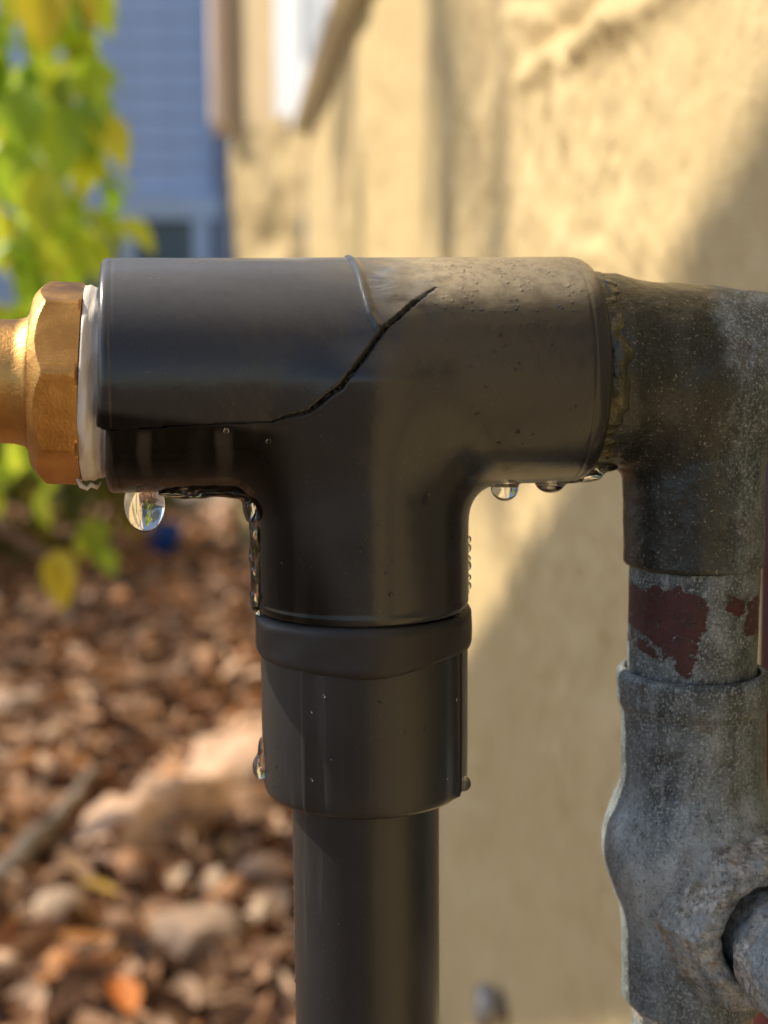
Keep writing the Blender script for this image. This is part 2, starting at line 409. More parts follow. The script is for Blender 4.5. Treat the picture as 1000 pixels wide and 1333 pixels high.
# ------------------------------------------------------------------ ground
def axis(parts):
    out = [parts[0][0]]
    for a, b, st in parts:
        n = max(1, int(round((b - a) / st))); out += list(a + (b - a) * np.arange(1, n + 1) / n)
    return np.array(out)
def gheight(x, y):
    p = np.stack([x, y, np.zeros_like(x)], 1)
    near = np.exp(-((y - 3) / 4) ** 4) * np.exp(-(x / 3) ** 4)
    return (.03 * fbm(p, 1.3, 3, 5) + .012 * fbm(p, 9, 3, 6)) * near
def build_ground():
    xs = axis([(-80, -8, 8), (-8, -2, .3), (-2, .6, .025), (.6, 4, .3), (4, 80, 8)])
    ys = axis([(-40, 0, 5), (0, 1, .1), (1, 5, .025), (5, 12, .2), (12, 120, 9)])
    X, Y = np.meshgrid(xs, ys, indexing='ij'); x, y = X.ravel(), Y.ravel()
    V = np.stack([x, y, gheight(x, y)], 1); ny = len(ys)
    i, j = np.meshgrid(np.arange(len(xs) - 1), np.arange(ny - 1), indexing='ij'); a = (i * ny + j).ravel()
    return link('ground', mesh_np('ground', V, np.stack([a, a + ny, a + ny + 1, a + 1], 1)), M['soil'], kind='structure')
ground = build_ground()

# ------------------------------------------------------------------ stucco house: the wall running away beside the pipes
WD = np.array([-.1005, .99494]); WN = np.array([-.99494, -.1005]); W0 = np.array([.215, 0.])
def wpt(s, z, out=0.): q = W0 + WD * s + WN * out; return (q[0], q[1], z)
house = thing('stucco_house', 'cream stucco house wall with white window trim behind the pipes', 'house', wpt(1.0, 0))
HL = Vector(house.location)
def build_wall():
    ss = axis([(-1.2, .3, .05), (.3, 1.7, .0045), (1.7, 4.52, .014)]); zs = axis([(-.1, .25, .02), (.25, 1.15, .0045), (1.15, 1.9, .014), (1.9, 3.2, .1)])
    S, Z = np.meshgrid(ss, zs, indexing='ij'); s, z = S.ravel(), Z.ravel()
    p = np.stack([s, z, np.zeros_like(s)], 1)
    h = .0050 * fbm(p * [1, .45, 1], 4.5, 2, 3)
    rough = .45 + .55 * sstep(-.25, .25, vnoise(p, 3.1, 40))
    h += rough * (.0065 * fbm(p, 24, 3, 11) + .0040 * np.abs(fbm(p, 62, 3, 12)) + .0012 * vnoise(p, 150, 14))
    # trowel ridge and gouges that catch the low sun
    def ridge(s0, z0, s1, z1, wd, amp, seed):
        dx, dz = s1 - s0, z1 - z0; L = math.hypot(dx, dz)
        t = ((s - s0) * dx + (z - z0) * dz) / L; d = (-(s - s0) * dz + (z - z0) * dx) / L + .006 * vnoise(p, 22, seed)
        k = sstep(-.03, .04, t) * (1 - sstep(L - .05, L + .03, t))
        return k * amp * (np.exp(-(d / wd) ** 2) - .9 * np.exp(-((d + 1.6 * wd) / wd) ** 2))
    h += ridge(1.12, .965, .66, .952, .010, .008, 61) + ridge(1.20, 1.03, 1.02, .985, .009, .005, 62)
    h += ridge(.90, .835, .83, .830, .006, .005, 63) + ridge(.86, .985, .80, .925, .008, .006, 64)
    q = W0[None] + WD[None] * s[:, None] + WN[None] * h[:, None]
    V = np.stack([q[:, 0], q[:, 1], z], 1) - np.array(HL)[None]
    n = len(zs); i, j = np.meshgrid(np.arange(len(ss) - 1), np.arange(n - 1), indexing='ij'); a = (i * n + j).ravel()
    link('wall', mesh_np('wall', V, np.stack([a, a + 1, a + n + 1, a + n], 1)), M['stucco'], house)
build_wall()
# far projecting bay: an angled face that turns towards the garden
def quad_grid(name, p0, p1, z0, z1, nu, nv, amp, mat, parent, seed):
    p0, p1 = np.array(p0), np.array(p1); d = p1 - p0; nrm = np.array([-d[1], d[0]]) / np.linalg.norm(d)
    U, Vv = np.meshgrid(np.linspace(0, 1, nu), np.linspace(0, 1, nv), indexing='ij'); u, v = U.ravel(), Vv.ravel()
    z = z0 + (z1 - z0) * v; q = p0 + d * u[:, None]
    h = amp * fbm(np.stack([q[:, 0], q[:, 1], z], 1), 6, 4, seed); q = q + nrm * h[:, None]
    P = np.stack([q[:, 0], q[:, 1], z], 1) - np.array(parent.location)[None]
    i, j = np.meshgrid(np.arange(nu - 1), np.arange(nv - 1), indexing='ij'); a = (i * nv + j).ravel()
    return link(name, mesh_np(name, P, np.stack([a, a + nv, a + nv + 1, a + 1], 1)), mat, parent)
b0 = np.array(wpt(4.50, 0)[:2]); b1 = b0 + np.array([-.262, .36])
quad_grid('bay_wall', b1, b0, -.1, 1.36, 30, 150, .035, M['stucco'], house, 21)
quad_grid('bay_wall', b1 + [.004, -.008], b0 + [.004, -.008], 1.35, 3.2, 12, 60, .002, M['beige'], house, 22)
quad_grid('bay_return', b1 + WD * 3, b1, -.1, 3.2, 12, 60, .004, M['stucco'], house, 23)
def wall_box(name, s0, s1, z0, z1, o0, o1, mat, parent, bev=.003):
    me = box_mesh(name, o1 - o0, s1 - s0, z1 - z0, bev)
    o = link(name, me, mat, parent)
    c = W0 + WD * (s0 + s1) / 2 + WN * (o0 + o1) / 2
    o.location = Vector((c[0], c[1], (z0 + z1) / 2)) - HL - (parent.location if parent is not house else Vector((0, 0, 0)))
    o.rotation_euler = (0, 0, math.atan2(WN[1], WN[0]) - math.pi)
    return o
win = wall_box('window', 2.0, 4.26, 1.345, 2.6, -.01, .010, M['glass'], house, .001)
win['label'] = 'window pane seen edge-on in white trim'
def sub_box(*a):
    o = wall_box(*a); return o
def win_part(name, s0, s1, z0, z1, o0, o1, mat):
    me = box_mesh(name, o1 - o0, s1 - s0, z1 - z0, .003); o = link(name, me, mat, win)
    c = W0 + WD * (s0 + s1) / 2 + WN * (o0 + o1) / 2
    wc = W0 + WD * (2.0 + 4.26) / 2 + WN * 0.0
    dl = c - wc
    o.location = (float(-(dl @ WN)), float(dl @ WD), (z0 + z1) / 2 - (1.345 + 2.6) / 2)
    return o
win_part('sill', 1.95, 4.34, 1.297, 1.345, .002, .050, M['whitetrim'])
def splayed_casing():
    # far side casing, splayed outwards
    wc = (2.0 + 4.26) / 2; pr = [(.0, 4.262), (.016, 4.255), (.090, 4.385), (.090, 4.42), (.0, 4.42)]; z0, z1 = 1.345 - 1.9725, 2.66 - 1.9725; n = len(pr)
    V = [(-o_, s_ - wc, z) for z in (z0, z1) for o_, s_ in pr]
    F = [(k, (k + 1) % n, n + (k + 1) % n, n + k) for k in range(n)] + [tuple(range(n))[::-1], tuple(range(n, 2 * n))]
    me = bpy.data.meshes.new('casing'); me.from_pydata(V, [], F); bm = bmesh.new(); bm.from_mesh(me); bmesh.ops.recalc_face_normals(bm, faces=bm.faces); bm.to_mesh(me); bm.free()
    link('casing', me, M['whitetrim'], win)
splayed_casing()
win_part('casing', 1.95, 2.04, 1.345, 2.66, .002, .040, M['whitetrim'])
win_part('casing', 2.04, 4.26, 2.56, 2.66, .002, .040, M['whitetrim'])
win_part('mullion', 3.05, 3.11, 1.345, 2.56, .012, .026, M['whitetrim'])
# downspout that ends in a kicked-out elbow beside the bay
dsp = np.array([b1[0] - .030, b1[1] - .03])
link('downspout', tube('downspout', [Vector((dsp[0], dsp[1], z)) - HL for z in (3.2, 2.4, 1.6, 1.40)] + [Vector((dsp[0] + .012, dsp[1] - .01, 1.355)) - HL], [.030, .030, .030, .030, .029], 14), M['peach'], house)

# ------------------------------------------------------------------ neighbour's house with blue lap siding
HY = 8.2
nb = thing('blue_sided_house', 'slate blue house with horizontal lap siding beyond the shrub', 'house', (-3.5, HY, 0))
def nbx(x, y, z): return (x + 3.5, y - HY, z)
def build_siding():
    Lx = 8.6; bm = bmesh.new()
    prof = [(0, 0), (-.018, .002), (-.019, .012), (-.006, .150), (0, .150)]
    for x in (-Lx / 2, Lx / 2): [bm.verts.new((x, a, b)) for a, b in prof]
    bm.verts.ensure_lookup_table(); v = bm.verts; n = len(prof)
    for k in range(n): bm.faces.new((v[k], v[(k + 1) % n], v[n + (k + 1) % n], v[n + k]))
    bm.faces.new([v[k] for k in range(n)][::-1]); bm.faces.new([v[n + k] for k in range(n)])
    bmesh.ops.recalc_face_normals(bm, faces=bm.faces)
    me = bpy.data.meshes.new('siding_board'); bm.to_mesh(me); bm.free()
    for k in range(48):
        link('siding_board', me, M['siding'], nb, nbx(-5.05 , HY, .25 + k * .131))
build_siding()
link('foundation', box_mesh('foundation', 8.7, .1, .3, .01), M['concrete'], nb, nbx(-5.05, HY + .055, .12))
link('wall', box_mesh('wall', 8.6, 6.0, 6.3, 0), M['slate'], nb, nbx(-5.05, HY + 3.06, 3.35))
link('corner_board', box_mesh('corner_board', .14, .05, 6.3, .004), M['slate'], nb, nbx(-.86, HY - .04, 3.4))
nw = link('window', box_mesh('window', .82, .012, 1.0, .001), M['glass'], nb, nbx(-1.36, HY - .030, .78))
link('frame', box_mesh('frame', .92, .05, .125, .004), M['bluetrim'], nw, (0, -.022, .555))
for x in (-.44, -.045, .36): link('frame', box_mesh('frame', .085, .045, 1.0, .004), M['bluetrim'], nw, (x, -.024, -.01))
link('sill', box_mesh('sill', .98, .08, .06, .004), M['bluetrim'], nw, (0, -.035, -.54))
rf = bpy.data.meshes.new('roof')
rf.from_pydata([(-4.7, -.5, 0), (4.7, -.5, 0), (4.7, 6.6, 0), (-4.7, 6.6, 0), (-4.7, 3.05, 1.5), (4.7, 3.05, 1.5)], [], [(0, 1, 5, 4), (2, 3, 4, 5), (0, 4, 3), (1, 2, 5), (3, 2, 1, 0)])
link('roof', rf, M['slate'], nb, nbx(-5.05, HY, 6.52))

# ------------------------------------------------------------------ unseen sloping board on a post, added to shade the wall at the right
def build_shadow_board():
    A = np.array(wpt(.60, .879)); B = np.array(wpt(1.36, .470)); e = (B - A) / np.linalg.norm(B - A)
    S = np.array(SUN); t = 3.2
    c = (A + B) / 2 + S * t
    root = thing('shadow_board', 'unseen sloping board on a post, added to shade the wall', 'roof', (float(c[0]), float(c[1]), 0))
    Lh = 1.25; wv = np.array([0, 0, -.37]); tk = np.array([-.03, .012, 0])
    V = []
    for kk in (0, 1):
        for a, b in ((-Lh, 0), (Lh, 0), (Lh, 1), (-Lh, 1)): V.append(c + e * a + wv * b + tk * kk - np.array(root.location))
    me = bpy.data.meshes.new('shadow_panel'); me.from_pydata([tuple(v) for v in V], [], [(0, 1, 2, 3), (7, 6, 5, 4), (0, 4, 5, 1), (1, 5, 6, 2), (2, 6, 7, 3), (3, 7, 4, 0)]); me.update()
    link('shadow_panel', me, M['slate'], root)
    for a in (-Lh + .06,):
        q = c + e * a + tk * 2.5 - np.array(root.location)
        link('post', box_mesh('post', .05, .05, float(q[2]), .004), M['slate'], root, (q[0], q[1], q[2] / 2 - .1))
build_shadow_board()
# ------------------------------------------------------------------ grey PVC tee (run along local X, branch down), numbers in mm
YAW = .1344; ROLL = -.00753
TEE = (-.00538, .33116, .78515)
tee = thing('pvc_tee', 'cracked dark grey PVC tee with a coupling and pipe below, dripping', 'pipe fitting', TEE, (0, ROLL, YAW))
def cyl_sdf(p, ax, c, r, a0, a1, rd):
    o = [k for k in range(3) if k != ax]
    d = np.hypot(p[:, o[0]] - c[0], p[:, o[1]] - c[1]) - r
    e = np.maximum(a0 - p[:, ax], p[:, ax] - a1)
    q0 = d + rd; q1 = e + rd
    return np.minimum(np.maximum(q0, q1), 0) + np.hypot(np.maximum(q0, 0), np.maximum(q1, 0)) - rd
CRACK = np.array([(14.6, 43.4), (10.2, 50.8), (6.4, 58.6), (2.3, 67.3), (-2.8, 81.8), (-7.8, 94.0), (-14.2, 104.7), (-22.2, 109.7), (-33.3, 110.6), (-46., 111.9), (-58, 112.8)])
RIDGE = np.array([(-2.9, -40), (-2.6, 1.9), (-1.8, 22.4), (-1.2, 45.8), (-.4, 59.3), (.9, 66)])
def poly_dist(U, S, pl):
    best = np.full(len(U), 1e9); sg = np.zeros(len(U)); tt = np.zeros(len(U)); L0 = 0
    for (u0, s0), (u1, s1) in zip(pl[:-1], pl[1:]):
        dx, dy = u1 - u0, s1 - s0; L = math.hypot(dx, dy)
        t = np.clip(((U - u0) * dx + (S - s0) * dy) / L ** 2, 0, 1)
        d = np.hypot(U - u0 - t * dx, S - s0 - t * dy)
        m = d < best; best[m] = d[m]; sg[m] = ((U - u0) * dy - (S - s0) * dx)[m]; tt[m] = (L0 + t * L)[m]; L0 += L
    return best, np.sign(sg), tt
def run_sdf(p):
    a = cyl_sdf(p, 0, (0, 0), 25.8, -56.7, 52.6, 1.6)
    b = cyl_sdf(p, 2, (0, 0), 24.5, -53.4, 0, .8)
    b = b + .0 * p[:, 0]
    return smin(a, b, 9.0) - 0.0
def run_round(p):
    # right hand end has a broad rounded shoulder
    d = run_sdf(p); rr = np.hypot(p[:, 1], p[:, 2])
    sh = (p[:, 0] - 52.6) * .72 + (rr - 25.8) * .69 + 1.7
    return smax(d, sh, 2.2)
def build_tee():
    V, F = surf(run_round, (-60, -29, -56), (55.5, 29, 29), .36)
    N = grad(run_round, V)
    th = np.degrees(np.arctan2(-V[:, 1], V[:, 2])); k = 25.8 * math.pi / 180
    U, S = V[:, 0], th * k
    onrun = sstep(-19, -14, V[:, 2]) * (np.abs(V[:, 0]) < 55.2)
    wig = .20 * vnoise(V, .22, 3) + .05 * vnoise(V, .7, 4)
    cr = CRACK * [1, k]
    d, sg, t = poly_dist(U + wig, S + wig, cr)
    sgn = d * sg                                        # + = lower side
    front = (th > 5) & (th < 150) & (V[:, 2] > -19)
    tip = sstep(0, 16, t); wd = (.10 + .13 * sstep(0, 7, t) + .24 * sstep(5, 45, t)) * (1 + .25 * vnoise(V, .25, 33))
    # upper shell springs outwards, lower edge stays back, dark gap between
    lift = np.where(sgn < 0, 1.15 * np.exp(-np.abs(sgn) / 8.0) * tip, -(.35 + .65 * sstep(20, 42, t)) * np.exp(-np.abs(sgn) / 8.0) * tip)
    gap = -2.6 * (1 - sstep(wd * .55, wd * 1.15, d)) * (t > .02) * (.45 + .55 * tip)
    disp = np.where(front, lift * (1 - (1 - sstep(-18.5, -9.5, V[:, 2])) * sstep(-34, -20, U)) * sstep(-19, -16, V[:, 2]) + gap, 0)
    # raised parting ridge and the crumpled, stress-whitened flap beside it
    rd, rs, rt = poly_dist(U, S, RIDGE * [1, k])
    disp += np.where((th > -60) & (th < 70), .62 * np.exp(-(rd / .62) ** 2), 0)
    flap = np.exp(-(((U - 7) / 7.5) ** 2) - (((th - 40) / 20) ** 2)) * (th > 0)
    disp += flap * (.55 * vnoise(V * [1, 1, 1], .17, 9) + .30 * vnoise(V, .33, 10))
    left = (U < -4) & (th > -30) & (th < 80)
    disp += .14 * vnoise(V * [.5, 1, 1], .11, 12) * sstep(80, 55, th) * sstep(-40, -10, th) * sstep(-4, -16, U)
    # moulding lines round both ends
    disp += -.16 * np.exp(-((U - 47.8) / .28) ** 2) * (V[:, 2] > -27)
    disp += -.10 * np.exp(-((U + 54.2) / .3) ** 2) * (V[:, 2] > -27)
    disp += .22 * np.exp(-((V[:, 2] + 51.9) / .7) ** 2)
    disp += .02 * vnoise(V, .35, 15) + .008 * vnoise(V, 1.1, 16)
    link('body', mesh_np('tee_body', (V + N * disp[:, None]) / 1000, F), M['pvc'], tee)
build_tee()
# tape band round the joint, with a wavy lower edge
def build_band():
    seg, rows = 220, 14; V = []; F = []
    for k in range(seg):
        a = 2 * math.pi * k / seg; c, s = math.cos(a), math.sin(a)      # a=-90 deg faces the camera
        up = -53.6 + 0.9 * math.sin(a * 3 + .5) * .4
        lo = -63.4 - 0.9 * math.cos(a + 1.9) + .8 * math.sin(2 * a + 2.2) + .45 * math.sin(5 * a) + (2.0 if c > .75 else 0) * 0
        rr = 24.9 + .18 * math.sin(4 * a + 1)
        for j in range(rows):
            t = j / (rows - 1)
            if t < .5: r = 23.4 + (rr - 23.4) * min(1, t / .12) ** .5
            else: r = 23.4 + (rr - 23.4) * min(1, (1 - t) / .10) ** .5
            r += .12 * math.sin(9 * a + 5 * t) * math.sin(math.pi * t)
            V.append((( r * c + .25) / 1000, r * s / 1000, (up + (lo - up) * t) / 1000))
    for k in range(seg):
        for j in range(rows - 1):
            a0, a1 = k * rows + j, ((k + 1) % seg) * rows + j
            F.append((a0, a0 + 1, a1 + 1, a1))
    me = bpy.data.meshes.new('tape_band'); me.from_pydata(V, [], F); me.update()
    me.polygons.foreach_set('use_smooth', [True] * len(F)); link('tape_band', me, M['band'], tee)
build_band()
def build_coupling():
    seg, V, F = 240, [], []
    prof = [(17.0, -97.0), (20.5, -97.2), (22.6, -96.9), (23.5, -96.0), (23.85, -94.6), (23.95, -92), (24.0, -84), (24.0, -72), (24.0, -60), (23.8, -54.2), (21, -54.0)]
    n = len(prof)
    for r, z in prof:
        for k in range(seg):
            a = 2 * math.pi * k / seg
            # vertical mould ribs and flats
            rib = sum(.62 * math.exp(-((math.degrees(a) - 360 * (1 if False else 0) - c) / 1.2) ** 2) for c in (230, 327, 50, 140))
            flat = -.50 * math.exp(-((math.degrees(a) - 238) / 5) ** 2) - .50 * math.exp(-((math.degrees(a) - 320) / 5) ** 2)
            rr = r + (rib + flat) * (1 if r > 23 else 0)
            V.append(((rr * math.cos(a) + .3) / 1000, rr * math.sin(a) / 1000, z / 1000))
    for i in range(n - 1):
        for k in range(seg): F.append((i * seg + k, i * seg + (k + 1) % seg, (i + 1) * seg + (k + 1) % seg, (i + 1) * seg + k))
    me = bpy.data.meshes.new('coupling'); me.from_pydata(V, [], F); me.update()
    me.polygons.foreach_set('use_smooth', [True] * len(F)); link('coupling', me, M['pvc2'], tee)
build_coupling()
link('pipe', lathe([(17.3, -760), (17.3, -300), (17.3, -160), (17.3, -120), (17.3, -90)], 128, False), M['pvc2'], tee, (.0003, 0, 0))

# ------------------------------------------------------------------ brass nut and tail with white thread tape
brass = thing('brass_fitting', 'octagonal brass nut and tail wrapped in white thread tape at left', 'pipe fitting', (TEE[0], TEE[1], TEE[2] - .0033), (0, ROLL + .05, YAW))
def along_x(me):
    me.transform(Matrix.Rotation(R(90), 4, 'Y')); return me        # +Z -> +X
def build_nut():
    seg, V, F = 180, [], []
    xs = [(-72.0, .70)] + [(-72.0 + 4.6 * q / 24, 0.84 + .20 * (q / 24) ** .8) for q in range(25)] + [(-63.6, 1.05), (-62.6, 1.0), (-61.9, .985), (-61.4, .955), (-61.2, .80)]
    Rc = 22.5
    for x, lim in xs:
        for k in range(seg):
            a = 2 * math.pi * k / seg
            b = (math.degrees(a) - 8) % 45
            hexr = Rc * math.cos(R(22.5)) / math.cos(R(b - 22.5))
            # rounded corners, then the turned chamfer limits the radius
            hexr = min(hexr, Rc * .992); r = min(hexr, Rc * lim)
            V.append((x / 1000, -r * math.cos(a) / 1000, (r * math.sin(a) - 1.25) / 1000))
    n = len(xs)
    for i in range(n - 1):
        for k in range(seg): F.append((i * seg + k, (i + 1) * seg + k, (i + 1) * seg + (k + 1) % seg, i * seg + (k + 1) % seg))
    F.append(tuple(range(seg))); F.append(tuple(range((n - 1) * seg + seg - 1, (n - 1) * seg - 1, -1)))
    me = bpy.data.meshes.new('hex_nut'); me.from_pydata(V, [], F); me.update()
    me.polygons.foreach_set('use_smooth', [True] * len(F)); sharp(me, 14); link('hex_nut', me, M['brass'], brass)
build_nut()
tl = along_x(lathe([(13.3, -150), (13.3, -100), (13.4, -84), (13.6, -76), (14.2, -73.6), (15.2, -73.0), (15.2, -71.5)], 96)); link('tail', tl, M['brass'], brass, (0, 0, -.00135))
def build_tape():
    seg, rows, V, F = 200, 16, [], []
    for k in range(seg):
        a = 2 * math.pi * k / seg
        for j in range(rows):
            t = j / (rows - 1); x = -61.6 + 6.2 * t + .20 * math.sin(3 * a)
            r = 21.2 - .9 * t + .9 * math.sin(math.pi * min(1, t * 1.5)) * .6 + .20 * math.sin(7 * t + 2.0 * a) + .09 * math.sin(23 * t - 3 * a) + .25 * math.sin(4 * a + 7 * t) + .12 * math.sin(13 * a - 6 * t)
            if j == 0: r = 17
            V.append((x / 1000, -r * math.cos(a) / 1000, (r * math.sin(a) - 1.2) / 1000))
    for k in range(seg):
        for j in range(rows - 1):
            a0, a1 = k * rows + j, ((k + 1) % seg) * rows + j; F.append((a0, a0 + 1, a1 + 1, a1))
    me = bpy.data.meshes.new('thread_tape'); me.from_pydata(V, [], F); me.update()
    me.polygons.foreach_set('use_smooth', [True] * len(F)); o = link('thread_tape', me, M['ptfe'], brass)
    # frayed end curling under the nut
    link('tape_fray', tube('tape_fray', [(-.0622, -.006, -.0215), (-.0612, -.0065, -.0232), (-.0600, -.006, -.0238), (-.0592, -.006, -.0229), (-.0580, -.005, -.0236), (-.0572, -.004, -.0226)], [.0004, .0006, .0005, .0006, .0005, .0003], 7), M['ptfe'], o)
build_tape()

# ------------------------------------------------------------------ galvanised pipework on the right (local origin at the upper fitting's axis crossing)
GX, GY, GZ = .0723, .342, .7855
galv = thing('galvanised_riser', 'weathered galvanised pipe fittings with flaking red paint at right', 'pipe fitting', (GX, GY, GZ), (0, 0, YAW))
def rough_disp(V, N, amp=.22, seed=0):
    return V + N * (amp * fbm(V, .22, 4, seed) + amp * .12 * vnoise(V, 1.3, seed + 5))[:, None]
def lean(z): return -.027 * z       # mm shift of the riser axis with depth below the fitting
def up_sdf(p):
    x, y, z = p[:, 0], p[:, 1], p[:, 2]
    rr = np.interp(x, [-30, -20, -14, 0, 16, 60], [22.6, 22.2, 20.6, 19.4, 18.0, 17.6])
    a = (np.hypot(y, z) - rr) * .97; a = smax(a, -28 - x, 2.0); a = smax(a, x - 60, 2)
    b = cyl_sdf(np.stack([x - lean(z), y, z], 1), 2, (0, 0), 16.5, -46.2, 0, 1.1)
    c = np.sqrt(x ** 2 + y ** 2 + (z + 2) ** 2) - 19.0
    return smin(smin(a, b, 7.0), c, 5)
def build_upper():
    V, F = surf(up_sdf, (-30, -25, -49), (62, 25, 25), .5); N = grad(up_sdf, V)
    V = rough_disp(V, N, .26, 31)
    # worn casting mark: a shallow ring
    d = np.hypot(V[:, 0] - 11, V[:, 2] - 2.0); V = V + N * (np.where(V[:, 1] < 0, .45 * np.exp(-((d - 4.2) / .8) ** 2), 0))[:, None]
    link('upper_tee', mesh_np('upper_tee', V / 1000, F), M['galvwet'], galv)
build_upper()
def dope_sdf(p):
    x, y, z = p[:, 0], p[:, 1], p[:, 2]; r = np.hypot(y, z)
    a = np.hypot((x + 25.0 - .03 * z) * .42, r - 21.6) - 1.1
    return a + .55 * vnoise(p, .21, 8) + .30 * vnoise(p, .55, 9)
def build_dope():
    V, F = surf(dope_sdf, (-32, -27, -27), (-16, 27, 27), .5)
    link('thread_sealant', mesh_np('thread_sealant', V / 1000, F), M['dope'], galv)
build_dope()
nip = lathe([(15.3, -75), (15.3, -68), (15.35, -62), (15.3, -55), (15.4, -49), (15.2, -44)], 110, False)
nip.transform(Matrix.Translation((lean(-60) / 1000, 0, .060)))
link('red_nipple', nip, M['galvpaint'], galv, (0, 0, -.060), label='short pipe nipple with flaking dark red paint')
def low_sdf(p):
    x, y, z = p[:, 0] - lean(p[:, 2]), p[:, 1], p[:, 2]
    q = np.stack([x, y, z], 1)
    a = cyl_sdf(q, 2, (0, 0), 17.0, -155.5, -72.2, 1.2)
    b = np.sqrt((x / 21.2) ** 2 + (y / 21.2) ** 2 + ((z + 116) / 17) ** 2); b = (b - 1) * 18
    rm = cyl_sdf(q, 2, (0, 0), 17.6, -79, -72.2, 1.0)
    c = np.hypot(x - .14 * (-y - 10) - 8, z + 128) - 14.5; c = smax(c, y - 0, 2); c = smax(c, -20 - y, 2.5)
    d = smin(smin(a, b, 9), smin(rm, a, 4), 1)
    d = smin(d, c, 6)
    return smax(d, -cyl_sdf(q, 2, (0, 0), 15.9, -77, -60, .3), .6)
def build_lower():
    V, F = surf(low_sdf, (-22, -25, -158), (42, 24, -70), .5); N = grad(low_sdf, V)
    V = rough_disp(V, N, .34, 51)
    link('lower_tee', mesh_np('lower_tee', V / 1000, F), M['galv'], galv)
build_lower()
# side outlet of the lower tee: lumpy collar and nipple coming towards the viewer
BX, BZ = 11.5, -127.5
def axis_sdf(p):
    x = p[:, 0] - BX - .14 * (-p[:, 1] - 20); z = p[:, 2] - BZ; return x, p[:, 1], z
def collar_sdf(p):
    x, y, z = axis_sdf(p); r = np.hypot(x, z); a = np.arctan2(z, x)
    hb = np.mod(np.degrees(a) - 180, 60) - 30; oct_ = .05 * r + .95 * r * np.cos(np.radians(hb)) / math.cos(R(30)) * .93
    d = smax(oct_ - 20.4 - .30 * (y + 22), np.abs(y + 23) - 7.0, 1.6)
    return smax(d, -(r - 12.2), 2.2) + .35 * vnoise(p, .16, 71) + .15 * vnoise(p, .6, 72)
def build_collar():
    V, F = surf(collar_sdf, (-16, -34, -154), (40, -12, -101), .45); N = grad(collar_sdf, V)
    V = rough_disp(V, N, .40, 73) + N * (-.75 * np.abs(fbm(V, .26, 3, 91)) + .5 * np.maximum(0, vnoise(V, .5, 92) - .5))[:, None]
    link('outlet_collar', mesh_np('outlet_collar', V / 1000, F), M['galvlime'], galv)
build_collar()
def out_sdf(p):
    x, y, z = axis_sdf(p); r = np.hypot(x - 2.0, z + 1.6)
    rr = np.interp(y, [-60, -35, -32, -29, -10], [15.2, 14.8, 13.2, 11.2, 11.2])
    return smax(smax(r - rr, -60 - y, 2), y + 10, 1) + .4 * vnoise(p, .2, 75) + .2 * vnoise(p, .6, 76)
def build_out():
    V, F = surf(out_sdf, (-6, -63, -147), (46, -8, -109), .5); N = grad(out_sdf, V)
    link('outlet_pipe', mesh_np('outlet_pipe', (rough_disp(V, N, .45, 77) + N * (-.8 * np.abs(fbm(V, .4, 3, 93)))[:, None]) / 1000, F), M['galvlime'], galv)
build_out()
lo = lathe([(14.6, -790), (14.6, -300), (14.6, -180), (14.6, -150)], 90, False); lo.transform(Matrix.Translation((lean(-155) / 1000, 0, 0)))
link('lower_pipe', lo, M['galvlime'], galv)

# dark red pipe behind the riser, blue valve lever under the outlet
rp = tag(link('red_pipe', tube('red_pipe', [(.1230, .402, -.02), (.1220, .402, .4), (.1198, .402, .66), (.1182, .401, .73), (.1172, .400, .775)], [.0125] * 5, 40), M['redpaint']),
         'dark red painted pipe at the right edge beside the grey riser', 'pipe')
lv = thing('valve_lever', 'blue valve lever in the bottom right corner under grey outlet', 'valve lever', (.0975, .318, .615), (0, 0, .3))
link('lever', box_mesh('lever', .030, .012, .010, .003), M['bluepl'], lv, (.006, 0, 0))
link('grip_end', lathe([(2, -4), (5.2, -3.4), (6.2, -1), (6.2, 2), (5, 4), (2, 4.6)], 32), M['bluepl'], lv, (-.009, 0, 0))

# ------------------------------------------------------------------ water
tee_m = Matrix.Translation(TEE) @ Matrix.Rotation(YAW, 4, 'Z') @ Matrix.Rotation(ROLL, 4, 'Y')
def ell(p, c, r):
    q = (p - np.array(c)) / np.array(r); k = np.linalg.norm(q, axis=1); k1 = np.linalg.norm(q / np.array(r), axis=1)
    return k * (k - 1) / np.maximum(k1, 1e-6)
def water(name, label, f, lo, hi, h=.22, group='water drops on the leaking tee'):
    V, F = surf(f, lo, hi, h, 4)
    c = V.mean(0); o = link(name, mesh_np(name, (V - c) / 1000, F), M['water'])
    o.matrix_world = tee_m @ Matrix.Translation(Vector(c / 1000))
    return tag(o, label, 'water drop', group)
def d1(p):
    return ell(p, (-49.0, -1, -28.4), (4.5, 4.5, 6.5))
water('water_drop', 'largest hanging water drop under the left end of the tee', d1, (-57, -10, -37), (-40, 8, -23))
def d2(p): return smin(ell(p, (33.0, -2, -26.6), (3.2, 3.2, 3.1)), ell(p, (33, -2, -25.2), (4, 4.5, 1.0)), .8)
water('water_drop', 'round water drop hanging nearest the branch on the right side', d2, (27, -8, -31), (39, 5, -22))
def d3(p): return smin(ell(p, (44, -1, -25.9), (3.4, 3.6, 2.3)), ell(p, (46, -1, -25.2), (6.5, 4.5, .9)), 1.0)
water('water_drop', 'flat water drop second from the branch under the tee', d3, (36, -8, -30), (56, 5, -22))
def d4(p): return smin(ell(p, (51.5, -2, -24.0), (4.5, 5, 1.7)), ell(p, (56, -2, -22.2), (3.6, 4.5, 1.3)), 1.6) + .25 * vnoise(p, .4, 3)
water('water_drop', 'wide dark water bead clinging at the joint with the galvanised fitting', d4, (44, -10, -29), (65, 6, -17))
